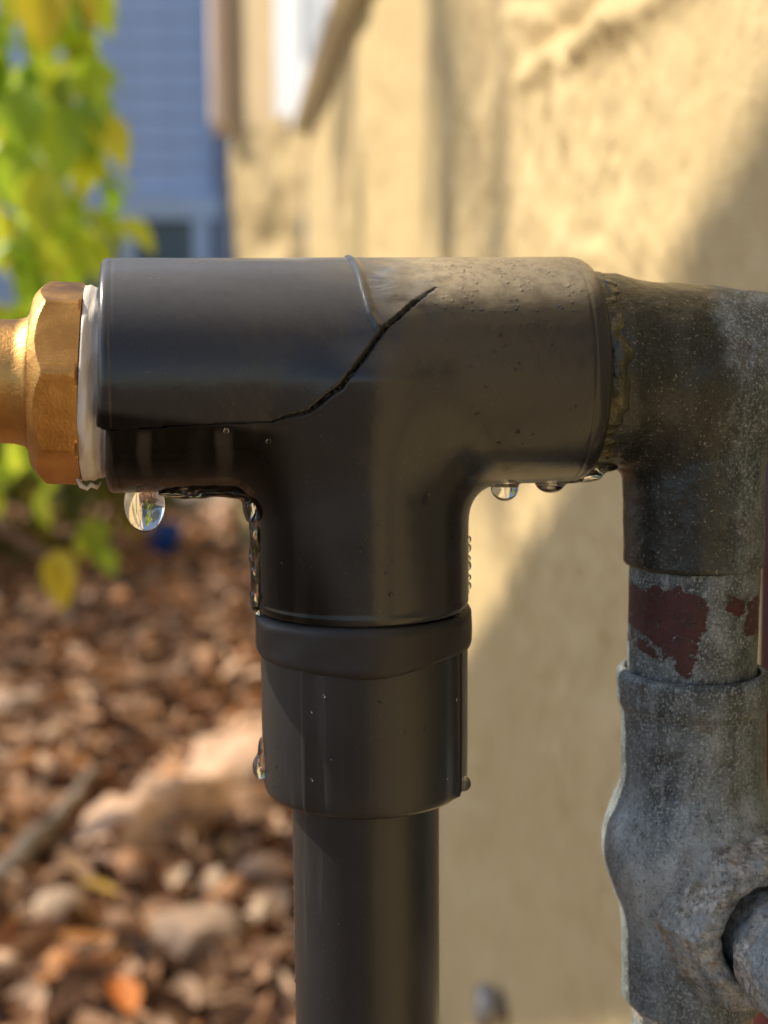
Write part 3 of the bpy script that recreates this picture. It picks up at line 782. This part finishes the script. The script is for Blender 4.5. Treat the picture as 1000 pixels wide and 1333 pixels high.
def d5(p): return smin(ell(p, (-24.3, -1.5, -90.5), (1.9, 2.4, 2.9)), ell(p, (-23.9, -1.5, -87.5), (1.0, 1.6, 4.2)), 1.0)
water('water_drop', 'teardrop clinging to the left side of the lower coupling', d5, (-28, -6, -95), (-20, 3, -81))
def d6(p): return ell(p, (21.6, -11.5, -93.6), (1.7, 1.5, 1.8))
water('water_drop', 'small bead at the lower right rim of the coupling', d6, (18, -15, -97), (25, -8, -90))
def film(p):
    d = ell(p, (-40, -3, -25.9), (6.0, 5, 1.1))
    for c, r in (((-33, -3.5, -25.5), (6.5, 5, 1.3)), ((-28, -4, -25.9), (3.2, 4.5, 1.4)), ((-25.6, -4, -29), (1.6, 4.2, 3.8))): d = smin(d, ell(p, c, r), 1.5)
    return d + .18 * vnoise(p, .5, 5)
water('water_film', 'thin water film under the tee between big drop and branch', film, (-49, -11, -36), (-20, 4, -22), .3, 'water films on the leaking tee')
def trick(p):
    d = None
    for k in range(9):
        z = -33 - 2.5 * k; e = ell(p, (-24.5 - .35 * math.sin(k * 2.1), -2 - .6 * math.sin(k * 1.3), z), (.75 + .20 * math.sin(k * 3.7), 1.8, 2.6)); d = e if d is None else smin(d, e, 1.8)
    return d + .2 * vnoise(p, .7, 6)
water('water_trickle', 'trickle of water down the left side of the branch', trick, (-28, -7, -58), (-21, 3, -29), .25, 'water films on the leaking tee')
# fine beads standing on the PVC
def build_beads():
    bm = bmesh.new(); bmesh.ops.create_icosphere(bm, subdivisions=2, radius=1)
    bv = np.array([v.co[:] for v in bm.verts]); bf = np.array([[v.index for v in f.verts] for f in bm.faces]); bm.free()
    Vs, Fs, n = [], [], 0
    def put(c, nrm, r, fl=.5, st=1.0):
        nonlocal n
        nrm = np.array(nrm) / np.linalg.norm(nrm); a = np.cross(nrm, [.3, .1, .9]); a /= np.linalg.norm(a); b = np.cross(nrm, a)
        q = bv[:, :1] * a * r + bv[:, 1:2] * b * r * st + bv[:, 2:] * nrm * r * fl
        Vs.append(np.array(c) + q); Fs.append(bf + n); n += len(bv)
    for _ in range(26):            # upper right, standing in the sun
        u = rng.uniform(16, 46); th = R(rng.uniform(70, 125)); r = 25.8
        put((u, -r * math.sin(th), r * math.cos(th)), (0, -math.sin(th), math.cos(th)), abs(rng.normal(.2, .1)) + .1, .35)
    for _ in range(22):
        a = R(rng.uniform(215, 325)); z = rng.uniform(-50, -24); r = 24.5
        put((r * math.cos(a), r * math.sin(a), z), (math.cos(a), math.sin(a), 0), abs(rng.normal(.22, .12)) + .12, .4)
    for _ in range(16):
        a = R(rng.uniform(200, 335)); z = rng.uniform(-93, -68); r = 24.0
        put((r * math.cos(a) + .3, r * math.sin(a), z), (math.cos(a), math.sin(a), 0), abs(rng.normal(.2, .1)) + .12, .4, 1.3)
    for z, rr in ((-38, .7), (-40.4, .9), (-42.5, .6), (-44.6, 1.0), (-46.8, .7), (-49, .8), (-51, .5)):   # down the right flank of the branch
        a = R(-6 + rng.uniform(-5, 5)); put((24.6 * math.cos(a), 24.6 * math.sin(a), z), (math.cos(a), math.sin(a), 0), rr, .75, 1.2)
    for u, z, rr, st in ((11.5, -26, .9, 1.9), (-22, -13, .8, 1.), (-23.4, -16.5, .5, 1.), (-31, -10.5, .6, 1.)):
        rx = 24.5 if u > -15 else 25.8
        y = -math.sqrt(24.5 ** 2 - u * u) if u > -15 else -math.sqrt(25.8 ** 2 - z * z)
        nn = (u, y, 0) if u > -15 else (0, y, z); put((u, y, z), nn, rr, .45, st)
    for z in np.linspace(-150, -104, 9):
        a = R(178 + rng.uniform(-3, 3)); put((17.3 * math.cos(a) + .3, 17.3 * math.sin(a), z), (math.cos(a), math.sin(a), 0), rng.uniform(.25, .6), .6, 1.4)
    o = link('water_beads', mesh_np('water_beads', np.concatenate(Vs) / 1000, np.concatenate(Fs)), M['water'], tee)
    o['kind'] = 'stuff'
build_beads()
# ------------------------------------------------------------------ grey pipe cap low on the stucco wall
pc = thing('pipe_cap', 'small round grey pipe cap low on the stucco wall', 'pipe cap', wpt(1.135, .232, 0), (0, R(-90), math.atan2(WN[1], WN[0]) - math.pi))
link('stub', lathe([(11, -10), (11, 8), (11, 12)], 40), M['grey'], pc)
link('cap', lathe([(12, 9), (17, 10), (18.5, 13), (18.5, 20), (16, 25), (9, 27.5), (3, 28)], 48), M['grey'], pc)

# ------------------------------------------------------------------ leafy shrub at the left
def leaf_mesh(name, L, W, fold, curl, seed):
    r = np.random.default_rng(seed); nu, nv = 9, 5; V = []; F = []
    for i in range(nu):
        t = i / (nu - 1); w = W * (math.sin(math.pi * t ** .72) ** .9 if 0 < t < 1 else 0) + (.0008 if i == 0 else .0003)
        for j in range(nv):
            q = (j / (nv - 1)) * 2 - 1
            ww = w * (1 + .05 * math.sin(9 * t + seed))
            V.append((q * ww / 2, t * L, fold * abs(q) * w / 2 - curl * L * t * t + .03 * L * math.sin(6 * t + q * 2 + seed)))
    for i in range(nu - 1):
        for j in range(nv - 1): a = i * nv + j; F.append((a, a + 1, a + nv + 1, a + nv))
    me = bpy.data.meshes.new(name); me.from_pydata(V, [], F); me.update(); me.polygons.foreach_set('use_smooth', [True] * len(F)); return me
LEAVES = [leaf_mesh('leaf', .074, .050, .30, .22, 1), leaf_mesh('leaf', .064, .044, .25, .30, 2), leaf_mesh('leaf', .082, .054, .35, .15, 3), leaf_mesh('leaf', .054, .040, .3, .1, 4)]
SH = Vector((-.74, 2.15, 0))
shrub = thing('leafy_shrub', 'yellow-green leafy shrub in sunlight at the left edge', 'shrub', SH)
def P3(px, py, Y):      # a spot on the sight line through the picture at garden depth Y
    a = (px - 500) / 1900; b = -(py - 666.5) / 1900; cp, sp = math.cos(R(8)), math.sin(R(8))
    d = Y / (cp + b * sp); return Vector((a * d, Y, .8 + d * (-sp + b * cp)))
def put_leaf(tip_from, k, pitch, yaw, roll, sc):
    o = link('leaf', LEAVES[k], M['leaf'], shrub, Vector(tip_from) - SH)
    o.rotation_euler = Matrix.Rotation(yaw, 3, 'Z').to_4x4().to_euler()
    o.rotation_euler = (Matrix.Rotation(yaw, 3, 'Z') @ Matrix.Rotation(pitch, 3, 'X') @ Matrix.Rotation(roll, 3, 'Y')).to_euler()
    o.scale = (sc, sc, sc); return o
def build_shrub():
    stems = []
    def stem(pts, r0, r1):
        n = len(pts); rad = [r0 + (r1 - r0) * i / (n - 1) for i in range(n)]
        link('branch', tube('branch', [Vector(p) - SH for p in pts], rad, 8), M['bark'], shrub); stems.append([Vector(p) for p in pts])
    tr = [(-.74, 2.15, -.05), (-.72, 2.13, .35), (-.70, 2.12, .7), (-.66, 2.10, 1.0)]
    stem(tr, .022, .014)
    top = [(-.66, 2.10, 1.0), (-.64, 2.08, 1.2), (-.60, 2.06, 1.34), (-.57, 2.03, 1.42)]
    stem(top, .013, .005)
    stem([(-.62, 2.08, 1.22), (-.55, 2.02, 1.27), (-.48, 1.98, 1.24), (-.43, 1.96, 1.17)], .007, .002)
    stem([(-.66, 2.10, 1.0), (-.58, 2.04, 1.09), (-.50, 2.0, 1.07), (-.42, 1.98, .98)], .007, .002)
    stem([(-.70, 2.12, .75), (-.60, 2.05, .88), (-.52, 2.02, .90), (-.45, 2.0, .86)], .007, .002)
    stem([(-.71, 2.13, .62), tuple(P3(-30, 660, 2.0)), tuple(P3(40, 715, 1.97)), tuple(P3(95, 735, 1.95)), tuple(P3(120, 720, 1.94))], .010, .003)
    stem([(-.60, 2.06, 1.34), (-.54, 2.0, 1.36), (-.48, 1.97, 1.31), (-.44, 1.95, 1.25)], .006, .002)
    stem([(-.62, 2.08, 1.2), (-.72, 2.2, 1.35), (-.8, 2.3, 1.5)], .007, .003)
    r = random.Random(11)
    # leaves that stand out against the blue house, from the picture's silhouette
    for px, py, Y, k, pitch, yaw, roll, sc in [(118, 70, 1.95, 2, -80, 200, 20, 1.0), (60, -35, 1.92, 2, -75, 170, -10, 1.25), (95, -25, 1.95, 0, -60, 250, 0, 1.0), (135, -20, 2.0, 0, -85, 190, 30, .9),
            (100, 80, 1.95, 0, -20, 255, 10, 1.0), (105, 105, 1.97, 2, -50, 245, 0, 1.1), (110, 130, 1.93, 0, -72, 200, 25, 1.1), (95, 190, 1.95, 2, -65, 215, -15, 1.0), (125, 175, 1.97, 1, -80, 180, 40, 1.1),
            (135, 225, 1.98, 3, -25, 250, 0, .95), (110, 270, 1.95, 0, -35, 250, 5, 1.1), (85, 250, 1.93, 1, -70, 190, 0, 1.2), (60, 215, 1.92, 2, -78, 160, -20, 1.2), (30, 110, 1.9, 0, -80, 175, 0, 1.2),
            (70, 300, 1.96, 0, -80, 200, 15, 1.0), (10, 60, 1.95, 2, -70, 150, 10, 1.1), (20, 190, 1.93, 0, -75, 190, 0, 1.1), (45, 30, 1.97, 0, -60, 210, 0, 1.), (150, 285, 1.95, 0, -30, 248, 15, 1.), (120, 150, 1.94, 2, -45, 235, 20, 1.1), (75, 140, 1.92, 2, -70, 200, 10, 1.2), (140, 235, 1.96, 1, -60, 215, -20, .9), (95, 310, 1.93, 2, -40, 240, 5, 1.0),
            (80, 715, 1.94, 0, -72, 175, 10, 1.1), (70, 728, 1.94, 3, -60, 205, 10, .8), (122, 672, 1.94, 3, -88, 190, 0, 1.05), (130, 715, 1.94, 3, -50, 235, 20, .8), (112, 690, 1.95, 1, -70, 170, 0, .7)]:
        o = put_leaf(P3(px, py, Y), k, R(pitch), R(yaw), R(roll), sc)
        if (py > 700 and px < 100) or (px, py) in ((60, -35), (95, -25)):
            o.material_slots[0].link = 'OBJECT'; o.material_slots[0].material = M['yleaf']
    n = 0
    while n < 190:
        py = r.uniform(-110, 420); lim = 110 + 48 * math.sin(py * .021 + 1) - (25 if py > 300 else 0) - (20 if py < 60 else 0)
        px = lim - abs(r.gauss(0, 95)) - 18
        if px < -260: continue
        Y = r.uniform(1.93, 2.38)
        if py < -60 and r.random() < .35: continue
        put_leaf(P3(px, py, Y), r.choice((0, 1, 2, 3)), R(r.uniform(-95, -25)), R(r.gauss(205, 55)), R(r.gauss(0, 30)), r.uniform(.7, 1.2)); n += 1
    for _ in range(34):
        px, py = r.uniform(-200, 70), r.uniform(420, 640)
        put_leaf(P3(px, py, r.uniform(2.05, 2.35)), r.choice((0, 1, 3)), R(r.uniform(-95, -40)), R(r.gauss(205, 50)), R(r.gauss(0, 30)), r.uniform(.7, 1.05))
build_shrub()
# low dark hedge further back
def build_hedge(name, label, cat, c, rx, ry, zc, zr, count, sd):
    c = Vector(c); hedge = thing(name, label, cat, c)
    link('trunk', tube('trunk', [(0, 0, -.05), (.02, 0, zc * .6), (.05, .02, zc + zr * .3)], [.03, .022, .01], 8), M['bark'], hedge)
    L = leaf_mesh('hedge_leaf', .075, .042, .3, .2, 9)
    lv = np.array([v.co[:] for v in L.vertices]); lf = np.array([list(p.vertices) for p in L.polygons]); Vs, Fs, n = [], [], 0
    r = np.random.default_rng(sd)
    for _ in range(count):
        a = r.uniform(0, 6.283); rad = r.random() ** .4; z = zc + zr * r.uniform(-1, 1) * (1 - .5 * rad)
        p = np.array([rx * rad * math.cos(a), ry * rad * math.sin(a), z])
        Mx = np.array(Matrix.Rotation(r.uniform(0, 6.3), 3, 'Z') @ Matrix.Rotation(R(r.uniform(-100, 30)), 3, 'X') @ Matrix.Rotation(r.normal(0, .6), 3, 'Y'))
        Vs.append(lv @ Mx.T * r.uniform(.6, 1.2) + p); Fs.append(lf + n); n += len(lv)
    o = link('crown', mesh_np('crown', np.concatenate(Vs), np.concatenate(Fs)), M['hedge'], hedge); o['kind'] = 'stuff'
    bpy.data.meshes.remove(L)
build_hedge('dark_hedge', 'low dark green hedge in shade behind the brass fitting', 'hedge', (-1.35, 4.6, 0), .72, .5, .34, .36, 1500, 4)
build_hedge('garden_bush', 'tall dark bush outside the left of the view, shading the ground', 'bush', (-2.5, 4.55, 0), .95, .85, 1.25, .85, 2600, 6)
# tall tree standing outside the view to the left; two of its boughs soften the sun on the wall
def build_tree():
    S = np.array(SUN); t = 10.0
    base = np.array([-9.2, 5.6, 0.]); tree = thing('tall_tree', 'tall thin-leaved tree outside the view beyond the left garden', 'tree', tuple(base))
    link('trunk', tube('trunk', [(0, 0, -.1), (.1, 0, 2.5), (.15, -.05, 5), (.1, -.1, 7.4), (0, -.1, 9.0)], [.2, .16, .12, .08, .03], 14), M['bark'], tree)
    L = leaf_mesh('tree_leaf', .10, .065, .3, .2, 19); lv = np.array([v.co[:] for v in L.vertices]); lf = np.array([list(p.vertices) for p in L.polygons]); bpy.data.meshes.remove(L)
    r = np.random.default_rng(12); Vs, Fs, n = [], [], 0
    for (s_, z_, ra, rz, cnt) in ((1.42, .96, .28, .17, 66), (2.85, 1.05, .45, .30, 105), (-2.5, 2.2, 1.2, 1.0, 500), (7, 3.0, 1.4, 1.2, 600)):
        cpt = np.array(wpt(s_, z_)) + S * t - base
        link('bough', tube('bough', [(.12, -.05, max(4.5, cpt[2] - 1.6)), tuple(cpt * [.5, .5, 1] + [0, 0, -.5]), tuple(cpt)], [.022, .012, .004], 8), M['bark'], tree)
        for _ in range(cnt):
            d = r.normal(size=3); d /= np.linalg.norm(d); d *= r.random() ** .4
            p = cpt + d * [ra, ra, rz]
            Mx = np.array(Matrix.Rotation(r.uniform(0, 6.3), 3, 'Z') @ Matrix.Rotation(R(r.uniform(-100, 30)), 3, 'X') @ Matrix.Rotation(r.normal(0, .6), 3, 'Y'))
            Vs.append(lv @ Mx.T * r.uniform(.7, 1.3) + p); Fs.append(lf + n); n += len(lv)
    o = link('crown', mesh_np('crown', np.concatenate(Vs), np.concatenate(Fs)), M['hedge'], tree); o['kind'] = 'stuff'
build_tree()

# ------------------------------------------------------------------ leaf litter, chips and stones on the ground
def chip_mesh(name, kind, seed):
    r = np.random.default_rng(seed)
    if kind == 'leaf':
        nu, nv = 6, 4; V, F = [], []
        cu, cv = r.uniform(-.5, .9), r.uniform(.2, 1.0)
        for i in range(nu):
            t = i / (nu - 1); w = .55 * math.sin(math.pi * (.06 + .88 * t)) ** .8
            for j in range(nv):
                q = j / (nv - 1) * 2 - 1
                V.append((q * w * .6, t - .5, .12 + cv * .35 * q * q * w + cu * .35 * (t - .5) ** 2 + r.normal(0, .02)))
        for i in range(nu - 1):
            for j in range(nv - 1): a = i * nv + j; F.append((a, a + 1, a + nv + 1, a + nv))
        me = bpy.data.meshes.new(name); me.from_pydata(V, [], F)
    else:
        bm = bmesh.new(); bmesh.ops.create_icosphere(bm, subdivisions=1 if kind == 'chip' else 2, radius=.5)
        if kind == 'chip':
            for v in bm.verts: v.co.y = math.copysign(abs(v.co.y) ** .6 * .66, v.co.y); v.co.x = math.copysign(abs(v.co.x) ** .6 * .66, v.co.x)
        sc = (.42, 1.0, .10) if kind == 'chip' else (.8, 1, .6)
        for v in bm.verts:
            k = 1 + r.normal(0, .24 if kind == 'chip' else .10); v.co = Vector((v.co.x * sc[0] * k, v.co.y * sc[1] * k, v.co.z * sc[2] * k + sc[2] * .3))
        me = bpy.data.meshes.new(name); bm.to_mesh(me); bm.free()
    me.update()
    if kind != 'chip': me.polygons.foreach_set('use_smooth', [True] * len(me.polygons))
    return me
CH = {'leaf': [chip_mesh('fallen_leaf', 'leaf', s) for s in range(4)], 'chip': [chip_mesh('bark_chip', 'chip', s) for s in range(4)], 'stone': [chip_mesh('pebble', 'stone', s) for s in range(3)]}
NM = {'leaf': 'fallen_leaf', 'chip': 'bark_chip', 'stone': 'pebble'}
def gz(x, y): return float(gheight(np.array([x]), np.array([y]))[0])
def build_litter():
    r = random.Random(5)
    for k in range(260):
        Y = 1.55 + 2.0 * r.random() ** 1.4; x = r.uniform(-.275, -.055) * Y
        kind = r.choices(('leaf', 'chip', 'stone'), (12, 3, .4))[0]; me = r.choice(CH[kind])
        o = link(NM[kind], me, M['litter'], ground, (x, Y, gz(x, Y) + r.uniform(.004, .022)))
        o.rotation_euler = (r.gauss(0, .5), r.gauss(0, .5), r.uniform(0, 6.28)); s = r.uniform(.030, .078) * (1.25 if kind == 'leaf' else .9)
        o.scale = (s, s, s * r.uniform(.8, 1.2))
    for k in range(26):      # bits lying on the pale log
        t = r.random(); x, Y = -.34 + .27 * t + r.gauss(0, .03), 1.98 + .44 * t + r.gauss(0, .03); kind = r.choice(('leaf', 'chip')); o = link(NM[kind], r.choice(CH[kind]), M['litter'], ground, (x, Y, r.uniform(.045, .06)))
        s = r.uniform(.03, .07); o.rotation_euler = (r.gauss(0, .3), r.gauss(0, .3), r.uniform(0, 6.28)); o.scale = (s, s, s)
    base = []
    for kind in ('leaf', 'chip', 'stone'):
        for me in CH[kind]:
            bm = bmesh.new(); bm.from_mesh(me); bmesh.ops.triangulate(bm, faces=bm.faces); bm.verts.index_update()
            base.append((kind, np.array([v.co[:] for v in bm.verts]), np.array([[v.index for v in f.verts] for f in bm.faces]))); bm.free()
    base = [b for b in base if b[0] == 'leaf'] * 3 + [b for b in base if b[0] == 'chip'] + base[-1:]
    g = np.random.default_rng(3); Vs, Fs, n = [], [], 0
    N = 15000; Y = .7 + 5.8 * g.random(N) ** 1.2; xl = -.42 * Y - .25; xr = .205 - .101 * Y; x = xl + (xr - xl) * g.random(N); zz = gheight(x, Y)
    for i in range(N):
        _, v, f = base[g.integers(len(base))]; s = .020 + .06 * g.random() ** 2.0
        Mx = np.array(Matrix.Rotation(g.uniform(0, 6.3), 3, 'Z') @ Matrix.Rotation(g.normal(0, .6), 3, 'X') @ Matrix.Rotation(g.normal(0, .6), 3, 'Y'))
        Vs.append(v @ Mx.T * s + np.array([x[i], Y[i], zz[i] + g.uniform(.0, .012)])); Fs.append(f + n); n += len(v)
    o = link('leaf_litter', mesh_np('leaf_litter', np.concatenate(Vs), np.concatenate(Fs)), M['litter']); o['kind'] = 'stuff'
    o['label'] = 'brown leaf litter and wood chips covering the ground'; o['category'] = 'leaf litter'
build_litter()
def rock(name, label, cat, px, py, sx, sy, sz, mat, seed, rz=0, hz=None):
    # where the picture's sight line meets the ground
    lo_, hi_ = 1.2, 9.0
    for _ in range(40):
        mid = (lo_ + hi_) / 2
        if P3(px, py, mid).z > 0: lo_ = mid
        else: hi_ = mid
    p = P3(px, py, lo_); bm = bmesh.new(); bmesh.ops.create_icosphere(bm, subdivisions=4, radius=.5)
    q = np.array([v.co[:] for v in bm.verts]); k = 1 + .38 * fbm(q + seed, 2.6, 4, seed) - .16 * np.abs(fbm(q, 7, 3, seed + 3))
    # flattened facets as on broken stone
    for v, c, s in zip(bm.verts, q, k):
        c = c * s; c = np.sign(c) * np.minimum(np.abs(c), .43); v.co = (c[0] * sx, c[1] * sy, (c[2] + .28) * sz)
    me = bpy.data.meshes.new(name); bm.to_mesh(me); bm.free(); me.polygons.foreach_set('use_smooth', [True] * len(me.polygons))
    o = link(name, me, mat, None, (p.x, p.y, gz(p.x, p.y))); o.rotation_euler = (0, 0, rz)
    return tag(o, label, cat)
def gpt(px, py, z=0.):
    lo_, hi_ = 1.2, 9.0
    for _ in range(40):
        mid = (lo_ + hi_) / 2
        if P3(px, py, mid).z > z: lo_ = mid
        else: hi_ = mid
    return P3(px, py, lo_)
rock('rock', 'lumpy grey-brown rock in the litter at bottom left', 'rock', 262, 1245, .125, .12, .08, M['rock'], 2, .4)
rock('rock', 'small pale stone beside the foot of the dark pipe', 'rock', 345, 1150, .09, .08, .06, M['wood'], 5, 1.)
rock('rock', 'pale stone block in the shade near the wall corner', 'rock', 312, 690, .20, .16, .16, M['wood'], 8, .2)
rock('rock', 'long grey edging stone in the shade behind the big drop', 'rock', 265, 668, .55, .18, .13, M['concrete'], 11, .05)
rock('rock', 'dusky stone lying in the sun below the leaf sprig', 'rock', 25, 930, .13, .11, .07, M['rock'], 14, .7)
def log(name, label, cat, pts, rad, mat, squash=1.0):
    me = tube(name, [tuple(np.array(pts[i]) * (1 - f_) + np.array(pts[i + 1]) * f_) for i in range(len(pts) - 1) for f_ in (0, .2, .4, .6, .8)] + [pts[-1]], [rad[i] * (1 - f_) + rad[i + 1] * f_ for i in range(len(pts) - 1) for f_ in (0, .2, .4, .6, .8)] + [rad[-1]], 22); q = np.array([v.co[:] for v in me.vertices])
    ctr = q.mean(0); q[:, 2] = np.where(q[:, 2] > .02, .02 + (q[:, 2] - .02) * squash, q[:, 2])
    q2 = q + .8 * np.mean(rad) * np.stack([fbm(q, 16, 4, s) for s in (1, 2, 3)], 1); me.vertices.foreach_set('co', q2.astype(np.float32).ravel()); me.update()
    return tag(link(name, me, mat), label, cat)
def lp(px, py, z): p = gpt(px, py, z); return (p.x, p.y, p.z)
log('log', 'pale sunlit split log lying across the litter', 'log', [lp(120, 1115, .03), lp(190, 1070, .03), lp(250, 1035, .03), lp(310, 1000, .03), lp(380, 965, .03), lp(450, 930, .03)], [.030, .070, .085, .080, .085, .065], M['wood'], .5)
log('stick', 'grey dead stick lying in the litter at left', 'stick', [lp(-30, 1165, .03), lp(30, 1115, .035), lp(75, 1065, .045), lp(118, 1000, .06)], [.017, .016, .013, .007], M['stick'])
bt = thing('blue_tub', 'small blue plastic tub on the shaded ground behind the big drop', 'tub', tuple(gpt(213, 722)), (R(20), 0, .5))
link('tub', lathe([(38, 0), (42, 2), (50, 95), (50, 100), (46, 100), (40, 8), (5, 6)], 40, False), M['bluepl'], bt)
link('rim', lathe([(49, 94), (54, 95), (54, 100), (49, 101)], 40, False), M['bluepl'], bt)
# a few bright single pieces one can pick out
def single(name, label, cat, px, py, mesh, s, col, rz):
    p = gpt(px, py, .03); o = link(name, mesh.copy(), None, None, p); o.data.materials.clear(); o.data.materials.append(mat_plain(name + '_colour', col, .6, .25, 60, .002))
    o.scale = (s, s, s); o.rotation_euler = (.3, .1, rz); tag(o, label, cat)
single('fallen_leaf', 'bright orange fallen leaf at the bottom of the litter', 'leaf', 158, 1303, CH['leaf'][1], .06, (.62, .20, .04), .5)
single('fallen_leaf', 'yellow fallen leaf in the litter right of the stick', 'leaf', 128, 1160, CH['leaf'][2], .05, (.62, .40, .08), 1.5)
single('fallen_leaf', 'orange-brown fallen leaf left of the lumpy rock', 'leaf', 115, 1235, CH['leaf'][0], .085, (.50, .22, .06), 2.4)
